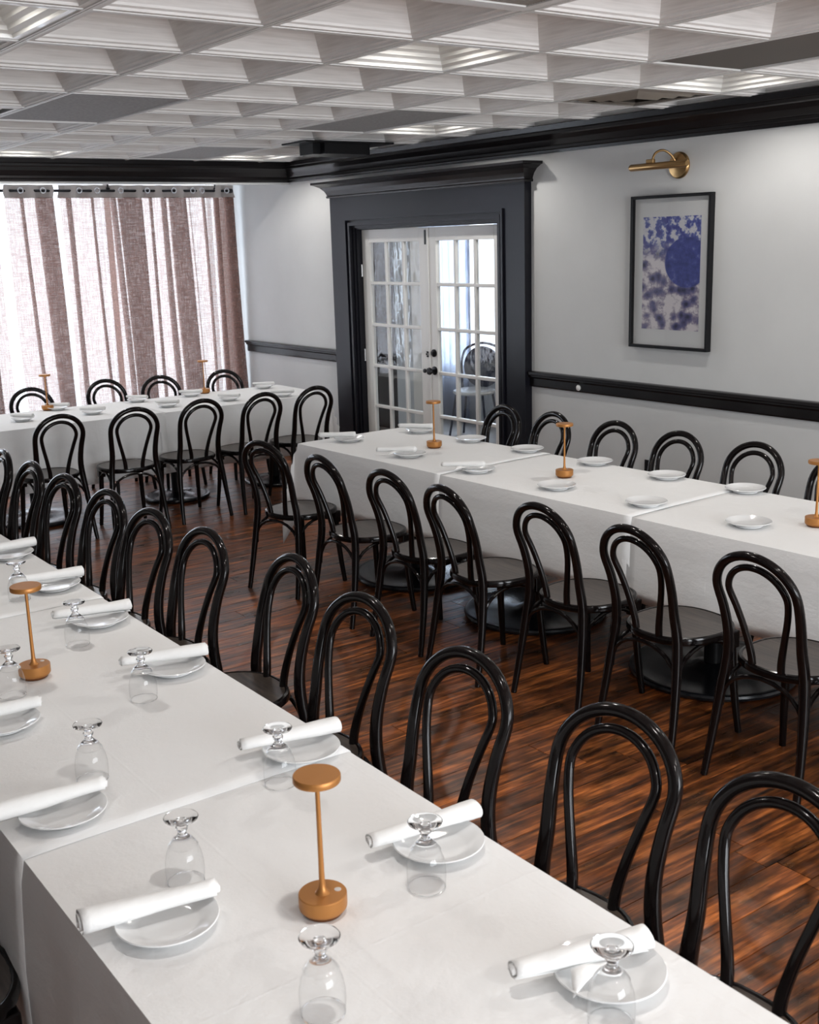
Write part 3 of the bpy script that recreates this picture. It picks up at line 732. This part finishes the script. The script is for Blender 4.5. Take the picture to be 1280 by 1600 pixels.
for i in range(3):
    y0 = .90+1.83*i
    table((A0x+A1x)/2, y0+.915, A1x-A0x, 1.826, 0, 'rectangular table under the front cloths, %s from the camera' % ORD[i], [(0, -.5, .30), (0, .5, .30)])
RB = math.atan(.0418)
BROT = RB
def Bpos(u, v):      # u across (0 near edge .. .81), v = distance from the far end
    ox, oy = 3.481+.0, 5.995
    d = Vector((math.sin(BROT), -math.cos(BROT))); c = Vector((math.cos(BROT), math.sin(BROT)))
    return (ox+d.x*v+c.x*u, oy+d.y*v+c.y*u)
for i in range(3):
    x, y = Bpos(.405, .915+1.83*i)
    table(x, y, .806, 1.826, BROT, 'rectangular table under the right-hand cloths, %s from the french doors' % ORD[i], [[(-.045, .22), (-.045, -.78)], [(-.045, -.1)], [(-.045, 0)]][i])
for i in range(2):
    table(4.92-.915-1.83*i, 8.375, 1.826, .85, 0, 'rectangular table under the window-side cloths, %s from the right wall' % ORD[i], [[(-.3, -.035, .26), (.60, -.035, .26)], [(-.4, -.035, .30), (.4, -.035, .30)]][i])

def cloth(name, w, l, ends, drop, dropL, dropR, layer, label, group, seed, loc, rz, hem_extra=.06):
    """cloth over a top w (x) by l (y), centre origin at table height; ends = (near drop?, far drop?)"""
    off = .001+.0015*layer; z0 = .7505+.0035*layer
    r = .014
    bm = bmesh.new()
    hw = w/2+off
    def section(y, dropside):  # x cross-section points (x, z, hang parameter)
        pass
    # perimeter parameterisation: columns across x incl. both side drops
    nd = 9
    cols = []
    for k in range(nd, 0, -1): cols.append((-1, dropL*k/nd))
    cols += [(-2, 0)]
    nx = 12
    for k in range(1, nx): cols.append((0, -hw+r+(2*hw-2*r)*k/nx))
    cols += [(2, 0)]
    for k in range(1, nd+1): cols.append((1, dropR*k/nd))
    ny_ = int(l/.05)
    ylo, yhi = -l/2, l/2
    rows = []
    for k in range(ny_+1): rows.append(('top', ylo+(yhi-ylo)*k/ny_))
    if ends[0]: rows = [('lo', drop*q/nd) for q in range(nd, 0, -1)]+rows
    if ends[1]: rows = rows+[('hi', drop*q/nd) for q in range(1, nd+1)]
    grid = []
    rnd = random.Random(seed)
    for kind, yv in rows:
        row = []
        for ck, cv in cols:
            # horizontal position (over-edge distance) in x and y
            hx = cv if ck in (-1, 1) else 0; sx_ = -1 if ck < 0 else 1
            hy = yv if kind != 'top' else 0; sy_ = -1 if kind == 'lo' else 1
            x = sx_*hw if ck in (-1, 1) else (sx_*(hw-r*.3) if ck in (-2, 2) else cv)
            y = yv if kind == 'top' else (ylo-off if kind == 'lo' else yhi+off)
            h = math.hypot(hx, hy) if (hx and hy) else max(hx, hy)
            z = z0 - (h if h else 0)
            if ck in (-2, 2) and not hy: z = z0-.002
            if hx and hy:   # corner: the excess folds outwards
                q = min(hx, hy)
                h = max(hx, hy)+.36*q; z = z0-h
                x += sx_*q*.20*(1 if hx <= hy else .55); y += sy_*q*.20*(1 if hy <= hx else .55)
            if h > 0:
                s = y if hx >= hy else x
                f = noise.noise((s*2.1+seed*7.3, seed, 0))*.016+noise.noise((s*6+seed*3, seed+4, z*1.4))*.007
                g = min(1, h/.25)
                if hx: x += sx_*(f*g+.012*g+.004)
                if hy: y += sy_*(f*g+.012*g+.004)
                z += .010*g*noise.noise((s*1.3, seed, 5))
            else:
                z += .0012*noise.noise((x*3.1+seed, y*2.7, 1))+.0006
            row.append(bm.verts.new((x, y, z)))
        grid.append(row)
    for a, b_ in zip(grid, grid[1:]):
        for i in range(len(a)-1): bm.faces.new((a[i], a[i+1], b_[i+1], b_[i]))
    o = obj(name, bm, M_cloth, None, True, loc=loc, rot=(0, 0, rz))
    md = o.modifiers.new('thick', 'SOLIDIFY'); md.thickness = .0016; md.offset = -1
    return T(o, label, 'tablecloth', group)
gA = 'white cloths on the front table'
for i, (ya, yb, e_) in enumerate(((.90, 2.30, (1, 0)), (2.17, 3.90, (0, 0)), (3.77, 5.45, (0, 0)), (5.33, 6.44, (0, 1)))):
    cloth('tablecloth', A1x-A0x, yb-ya, e_, .27, .46, .27, i, 'white tablecloth on the front table, %s from the camera' % ORD[i], gA, i+1, ((A0x+A1x)/2, (ya+yb)/2, 0), 0)
gB = 'white cloths on the right table'
for i, (va, vb, e_) in enumerate(((0, 1.36, (0, 1)), (1.345, 2.66, (0, 0)), (2.645, 4.0, (0, 0)), (3.98, 5.5, (1, 0)))):
    x, y = Bpos(.405, (va+vb)/2)
    cloth('tablecloth', .81, vb-va, e_, .50, .37, .27, 3-i, 'white tablecloth on the right table, %s from the french doors' % ORD[i], gB, i+11, (x, y, 0), BROT)
gC = 'white cloths on the window table'
for i, (xa, xb, e_) in enumerate(((3.42, 4.925, (0, 1)), (1.9, 3.48, (0, 0)), (1.26, 1.95, (1, 0)))):
    cloth('tablecloth', .86, xb-xa, e_, .46, .27, .46, i, 'white tablecloth on the window table, %s from the right wall' % ORD[i], gC, i+21, ((xa+xb)/2, 8.375, 0), -PI/2)

TZ = .7625
# ------------------------------------------------------------------ plates, napkins, goblets, lamps
bm = bmesh.new()
lathe(bm, [(0, .004), (.050, .004), (.052, 0), (.057, 0), (.058, .004), (.072, .010), (.092, .0185), (.0945, .0205), (.093, .0225), (.075, .0150), (.060, .0085), (.052, .0072), (0, .0072)], 48)
plate0 = obj('side_plate', bm, M_plate, None, True); plate_me = plate0.data; COL.objects.unlink(plate0); bpy.data.objects.remove(plate0)
def plate(x, y, z, label, group, s=1):
    o = link('side_plate', plate_me); o.location = (x, y, z); o.scale = (s, s, 1); return T(o, label, 'plate', group)
def napkin_mesh(seed, Ln=.245, r0=.021):
    rnd = random.Random(seed); bm = bmesh.new()
    turns = 2.3; ns = 40; nx = 18; rows = []
    for i in range(nx+1):
        u = i/nx; row = []
        taper = .80+.38*u+.05*math.sin(u*7+seed)
        for k in range(ns+1):
            q = k/ns; a = -q*turns*2*PI+.3*seed
            r = (.007+(r0-.007)*q)*taper*(1+.07*noise.noise((u*3.2, a*.6, seed)))
            xx = (u-.5)*Ln+(.008*(1-q)*(1 if u > .5 else -1) if u in (0, 1) else 0)+.006*noise.noise((q*5, seed, u))
            row.append(bm.verts.new((xx, r*math.cos(a)*1.12, r*math.sin(a)*.84)))
        rows.append(row)
    for a, b_ in zip(rows, rows[1:]):
        for k in range(ns): bm.faces.new((a[k], a[k+1], b_[k+1], b_[k]))
    me = bpy.data.meshes.new('napkin'); bm.to_mesh(me); bm.free()
    for p in me.polygons: p.use_smooth = True
    me.materials.append(M_napkin); return me
def flap_mesh(seed):
    bm = bmesh.new(); P0 = []
    n_ = 8
    for i in range(n_+1):
        row = []
        for k in range(n_+1-i):
            u, v_ = i/n_, k/n_
            row.append(bm.verts.new((-.03+.075*v_-.02*u, -.020-.050*u, -.010-.010*u+.003*math.sin(v_*6+seed)+.004*math.sin(u*5))))
        P0.append(row)
    for i in range(n_):
        for k in range(len(P0[i+1])):
            bm.faces.new((P0[i][k], P0[i][k+1], P0[i+1][k]))
            if k+1 < len(P0[i+1]): bm.faces.new((P0[i][k+1], P0[i+1][k+1], P0[i+1][k]))
    me = bpy.data.meshes.new('folded_corner'); bm.to_mesh(me); bm.free()
    for p in me.polygons: p.use_smooth = True
    me.materials.append(M_napkin); return me
NAP = [napkin_mesh(s) for s in range(4)]; FLAP = [flap_mesh(s) for s in range(2)]
def napkin(i, x, y, z, rz, label, group, flap=False, s=1, tilt=0):
    t = T(empty('napkin', (x, y, z), rz), label, 'napkin', group); t.scale = (s, s, s); t.rotation_euler = (0, tilt, rz)
    o = link('rolled_cloth', NAP[i % 4], t); md = o.modifiers.new('thick', 'SOLIDIFY'); md.thickness = .0014
    if flap:
        o = link('folded_corner', FLAP[i % 2], t); md = o.modifiers.new('thick', 'SOLIDIFY'); md.thickness = .0014
    return t
def goblet_parts():
    t = empty('water_goblet')
    bm = bmesh.new()       # upside down: rim on the cloth
    lathe(bm, [(.0355, .0), (.0372, .012), (.0380, .028), (.0372, .045), (.0340, .062), (.0275, .078), (.0185, .089), (.010, .0935), (0, .0945)], 36)
    o = obj('bowl', bm, M_bowl, t, True)
    bm = bmesh.new(); tube(bm, [Vector((.0355*math.cos(a*PI/16), .0355*math.sin(a*PI/16), .0012)) for a in range(32)], .0011, 6, True); obj('rim', bm, M_glass, t, True)
    bm = bmesh.new()
    lathe(bm, [(0, .0952), (.0105, .0947), (.0190, .0903), (.0285, .0790), (.0292, .0796), (.0200, .0925), (.0125, .099), (.0085, .104), (.0080, .108), (.0115, .113), (.0120, .117), (.0085, .1215), (.0105, .126), (.0215, .1315), (.0325, .1350), (.0335, .1375), (.0320, .1392), (.0150, .1385), (0, .1365)], 36)
    obj('stem_and_foot', bm, M_glass, t, True)
    return t
G0 = goblet_parts(); gused = [False]
def goblet(x, y, z, label):
    if gused[0]: o = copy_tree(G0)
    else: o = G0; gused[0] = True
    o.location = (x, y, z+.0006); o.rotation_euler = (0, 0, x*7); return T(o, label, 'glass', 'upside-down goblets on the front table')
def lamp_parts():
    t = empty('table_lamp')
    bm = bmesh.new(); lathe(bm, [(0, .0), (.036, .0), (.0375, .004), (.038, .006)], 40); obj('foot', bm, M_copperdark, t, True)
    bm = bmesh.new(); lathe(bm, [(.0375, .0055), (.0415, .008), (.0445, .012), (.0450, .016), (.0450, .0375), (.0438, .0390), (0, .0390)], 48); obj('base', bm, M_copper, t, True)
    bm = bmesh.new(); lathe(bm, [(.0145, .039), (.0115, .0415), (.0075, .048), (.0056, .060), (.0050, .10), (.0045, .18), (.0043, .262), (0, .262)], 20); obj('stem', bm, M_copper, t, True)
    bm = bmesh.new(); lathe(bm, [(0, .262), (.030, .262), (.0425, .2625), (.0435, .264), (.0435, .2740), (.0420, .2760), (0, .2760)], 48); obj('head', bm, M_copper, t, True)
    bm = bmesh.new(); lathe(bm, [(0, .0388), (.0065, .0388), (.0065, .0396), (0, .0398)], 16, (.0225, -.018, 0)); o = obj('touch_sensor', bm, M_sensor, t, True); o['label'] = 'pale touch sensor dot'
    return t
L0 = lamp_parts(); lused = [False]
def lamp(x, y, z, label, rz=0):
    if lused[0]: o = copy_tree(L0)
    else: o = L0; lused[0] = True
    o.location = (x, y, z); o.rotation_euler = (0, 0, rz); return T(o, label, 'lamp', 'small copper table lamps')
zA, zB, zC = .7555, .7565, .7555
def Az(y): return .7525+.0035*(0 if y < 2.17 else 1 if y < 3.77 else 2 if y < 5.33 else 3)
def Bz(v): return .7525+.0035*(3 if v < 1.345 else 2 if v < 2.645 else 1 if v < 3.98 else 0)
def Cz(x): return .7525+.0035*(0 if x > 3.48 else 1 if x > 1.95 else 2)

lamp(.949, 1.63, Az(1.6), 'copper disc-top table lamp nearest the camera on the front table', .35)
lamp(.92, 3.163, Az(3.1), 'copper disc-top table lamp on the front table at the left edge', 1.0)
lamp(3.984, 5.272, Bz(.7), 'copper disc-top table lamp on the right table in front of the french doors', 2)
lamp(3.957, 4.143, Bz(1.8), 'copper disc-top table lamp in the middle of the right table', 1)
lamp(4.028, 2.721, Bz(3.3), 'copper disc-top table lamp at the right picture edge on the right table', 0)
lamp(2.864, 8.738, Cz(2.8), 'copper disc-top table lamp on the window table, left one', 0)
lamp(4.201, 8.803-.06, Cz(4.2), 'copper disc-top table lamp on the window table, right one by brown curtain fold', 0)

gR = [(1.147, 1.575), (1.142, 2.126), (1.098, 2.797), (1.116, 3.349), (1.12, 3.93), (1.14, 1.085), (1.12, 4.5)]
nR = ['right of the front copper lamp', 'behind the front copper lamp', 'third back', 'fourth back', 'by the left lamp head', 'nearest the camera', 'farthest back']
for (x, y), s in zip(gR, nR): goblet(x, y, Az(y), 'upside-down goblet on the aisle half of the front table, '+s)
gL = [(.798, 1.388), (.792, 1.884), (.809, 2.42), (.823, 3.058), (.80, 3.6)]
nL = ['nearest the camera', 'second back', 'third back', 'hiding the left lamp base', '']
for (x, y), s in zip(gL[:4], nL): goblet(x, y, Az(y), 'upside-down goblet on the left half of the front table, '+s)

grp = 'rolled napkins on the front table'; gp = 'side plates on the front table'
RA = [(1.23, 1.165, -.30), (1.262, 1.672, -.12), (1.268, 2.222, -.20), (1.262, 2.938, -.28), (1.258, 3.500, -.25), (1.275, 3.985, -.2), (1.283, 4.533, -.06), (1.27, 5.1, -.1)]
for i, (x, y, r) in enumerate(RA):
    w = '%s back on the aisle side of the front table' % ORD[i]
    x -= .012
    plate(x, y, Az(y)+.001, 'white side plate, '+w, gp)
    napkin(i, x+.0-(.03 if i == 0 else .010), y+.035, Az(y)+.0415, r, 'rolled white cloth napkin, '+w, grp, flap=(i == 0))
RL = [(.700, 1.765, -.20), (.692, 2.285, -.06), (.735, 2.855, -.1), (.70, 3.4, -.1)]
for i, (x, y, r) in enumerate(RL[:3]):
    w = '%s back on the left side of the front table' % ORD[i]
    plate(x, y, Az(y)+.001, 'white side plate, '+w, gp)
    napkin(i+2, x-.02, y+.030, Az(y)+.0415, r+PI, 'rolled white cloth napkin, '+w, grp, flap=(i == 1))
grpB = 'side plates on the right table'
RBn = [(3.745, 5.822), (3.711, 5.146), (3.721, 4.554), (3.741, 3.971), (3.791, 3.437), (3.829, 2.905), (3.85, 2.35)]
RBf = [(4.253, 5.772), (4.273, 5.286), (4.287, 4.794), (4.306, 4.273), (4.301, 3.768), (4.341, 3.32), (4.35, 2.8)]
for i, (x, y) in enumerate(RBn[:6]):
    w = '%s from far end, aisle side of the right table' % ORD[i]
    plate(x, y, Bz(5.995-y)+.001, 'white side plate, '+w, grpB)
    if i < 3: napkin(i+1, x-.055, y+.05, Bz(5.995-y)+.0415, -.75, 'rolled white cloth napkin, '+w, 'rolled napkins on the right table', flap=(i > 0), s=.9)
for i, (x, y) in enumerate(RBf[:6]):
    w = '%s from far end, wall side of the right table' % ORD[i]
    plate(x, y, Bz(5.995-y)+.001, 'white side plate, '+w, grpB)
    if i < 1: napkin(i, x-.02, y+.02, Bz(5.995-y)+.0415, -.95, 'rolled white cloth napkin, '+w, 'rolled napkins on the right table', s=.9)
Cp = [(2.53, 8.311), (2.928, 8.70), (3.041, 8.26), (3.572, 8.68), (3.624, 8.213), (4.035, 8.66), (4.137, 8.177), (4.712, 8.65), (4.56, 8.06)]
for i, (x, y) in enumerate(Cp):
    side = 'far' if y > 8.5 else 'near'
    k = sum(1 for q in Cp[:i+1] if (q[1] > 8.5) == (y > 8.5))-1
    w = '%s from left, %s side of the window table' % (ORD[k], side)
    plate(x, y, Cz(x)+.001, 'white side plate, '+w, 'side plates on the window table', .85)
    napkin(i, x, y, Cz(x)+.0415, (-.95+.2*(i % 3)), 'rolled white cloth napkin, '+w, 'rolled napkins on the window table', s=.75)

# ------------------------------------------------------------------ wall pieces
# framed print
t = T(empty('framed_picture', (XW-.003, 4.698, 1.72)), 'black framed print of blue glass and pebbles on the grey wall', 'picture')
hw, hh, fw, fd = .308, .453, .018, .038
def frame_bar(p, y0, y1, z0, z1):
    bm = bmesh.new(); box(bm, -fd, 0, y0, y1, z0, z1, .002); obj('frame', bm, M_matblack, p)
frame_bar(t, -hw, hw, hh-fw, hh); frame_bar(t, -hw, hw, -hh, -hh+fw); frame_bar(t, -hw, -hw+fw, -hh+fw, hh-fw); frame_bar(t, hw-fw, hw, -hh+fw, hh-fw)
bm = bmesh.new(); box(bm, -.012, -.006, -hw+fw, hw-fw, -hh+fw, hh-fw); obj('mount', bm, M_mat, t)
bm = bmesh.new(); box(bm, -.014, -.0125, -.222, .222, -.338, .328); obj('print', bm, M_art, t)
bm = bmesh.new(); box(bm, -.028, -.026, -hw+fw, hw-fw, -hh+fw, hh-fw); obj('glass', bm, M_picglass, t)
# brass picture light
t = T(empty('picture_light', (XW-.001, 4.66, 2.335)), 'brass picture light with a horizontal tube above the framed print', 'light')
bm = bmesh.new(); lathe(bm, [(0, 0), (.075, 0), (.076, .010), (.068, .020), (.030, .026), (0, .027)], 32); obj('wall_plate', bm, M_brass, t, True, rot=(0, -PI/2, 0))
bm = bmesh.new(); tube(bm, catmull([(-.02, .01, .01), (-.05, .02, .055), (-.10, .04, .085), (-.15, .055, .068), (-.17, .06, .025)], 6), .007, 10); obj('arm', bm, M_brass, t, True)
bm = bmesh.new(); box(bm, -.182, -.158, .045, .10, .014, .036, .004); obj('clamp', bm, M_brass, t)
bm = bmesh.new(); tube(bm, [(-.17, -.20, -.004), (-.17, -.192, -.004), (-.17, .222, -.004), (-.17, .23, -.004)], [.016, .020, .020, .016], 20); obj('tube_shade', bm, M_brass, t, True)
# round white fitting on the chair rail
bm = bmesh.new(); lathe(bm, [(0, 0), (.018, 0), (.020, .006), (.014, .012), (0, .014)], 20)
T(obj('wall_button', bm, M_white, None, True, loc=(XW-.020, 5.464, .966), rot=(0, -PI/2, 0)), 'small round white button mounted on the dark chair rail', 'button')
# black outlet low on the wall
t = T(empty('power_outlet', (XW-.001, 4.848, .50)), 'black power outlet low on the grey wall behind the chairs', 'outlet')
bm = bmesh.new(); box(bm, -.006, 0, -.036, .036, -.058, .058, .002); obj('cover_plate', bm, M_matblack, t)
for z in (-.025, .025):
    bm = bmesh.new(); box(bm, -.009, -.006, -.016, .016, z-.014, z+.014, .001); obj('socket', bm, M_blackmetal, t)
# black box on the ceiling
t = T(empty('ceiling_speaker', (4.60, 7.18, ZC-.006)), 'black rounded speaker box fixed to the ceiling beside the crown moulding', 'speaker')
bm = bmesh.new(); box(bm, -.24, .24, -.15, .15, -.085, -.012)
bmesh.ops.bevel(bm, geom=[e_ for e_ in bm.edges if abs(e_.verts[0].co.z-e_.verts[1].co.z) > .05], offset=.06, segments=6, affect='EDGES'); obj('cabinet', bm, M_matblack, t, True)
bm = bmesh.new(); box(bm, -.34, .40, -.17, .17, -.012, .0, .002); obj('mounting_plate', bm, M_matblack, t)

# ------------------------------------------------------------------ furniture in the side room, seen through the door glass
t = T(empty('round_back_chair', (7.20, 8.84, 0), math.radians(120)), 'dark metal chair with round back and white seat, through the french doors', 'chair')
bm = bmesh.new()
lathe(bm, [(0, .44), (.20, .44), (.215, .455), (.21, .475), (.18, .485), (0, .488)], 32); obj('seat', bm, M_white, t, True)
M_dark2 = mat('dark_blue_metal', (.03, .035, .06), .35)
for sx_ in (-1, 1):
    for sy_ in (-1, 1):
        bm = bmesh.new(); tube(bm, [(sx_*.14, sy_*.14, .44), (sx_*.20, sy_*.20, 0)], .012, 8); obj('leg', bm, M_dark2, t, True)
ring = catmull([(.19, -.17, .44), (.21, -.21, .60), (.22, -.24, .75), (.17, -.26, .87), (0, -.27, .92), (-.17, -.26, .87), (-.22, -.24, .75), (-.21, -.21, .60), (-.19, -.17, .44)], 5)
bm = bmesh.new(); tube(bm, ring, .013, 8); obj('back_frame', bm, M_dark2, t, True)
bm = bmesh.new()
pts = [Vector((.20*math.cos(a*PI/14)*1.0, -.235, .68+.21*math.sin(a*PI/14))) for a in range(28)]
vs = [bm.verts.new(p) for p in pts]; f_ = bm.faces.new(vs); r_ = bmesh.ops.extrude_face_region(bm, geom=[f_]); bmesh.ops.translate(bm, vec=(0, -.02, 0), verts=[g for g in r_['geom'] if isinstance(g, bmesh.types.BMVert)]); obj('backrest', bm, M_dark2, t)
t = T(empty('sheer_curtain', (7.66, 0, 0)), 'white sheer curtain at the side room window beyond the french doors', 'curtain')
bm = bmesh.new(); rows = []
for z in (2.4, 1.2, .05):
    rows.append([bm.verts.new((.03*math.sin(k*.9), 8.62+k*.012, z)) for k in range(38)]+[bm.verts.new((.05*math.sin(k*1.1), 9.52+k*.024, z)) for k in range(42)])
for a, b_ in zip(rows, rows[1:]):
    for i in range(len(a)-1):
        if i == 37: continue
        bm.faces.new((a[i], a[i+1], b_[i+1], b_[i]))
obj('drape', bm, M_sheer, t, True)
bm = bmesh.new(); tube(bm, [(0, 8.55, 2.42), (0, 10.6, 2.42)], .012, 8); obj('rod', bm, M_blackmetal, t)
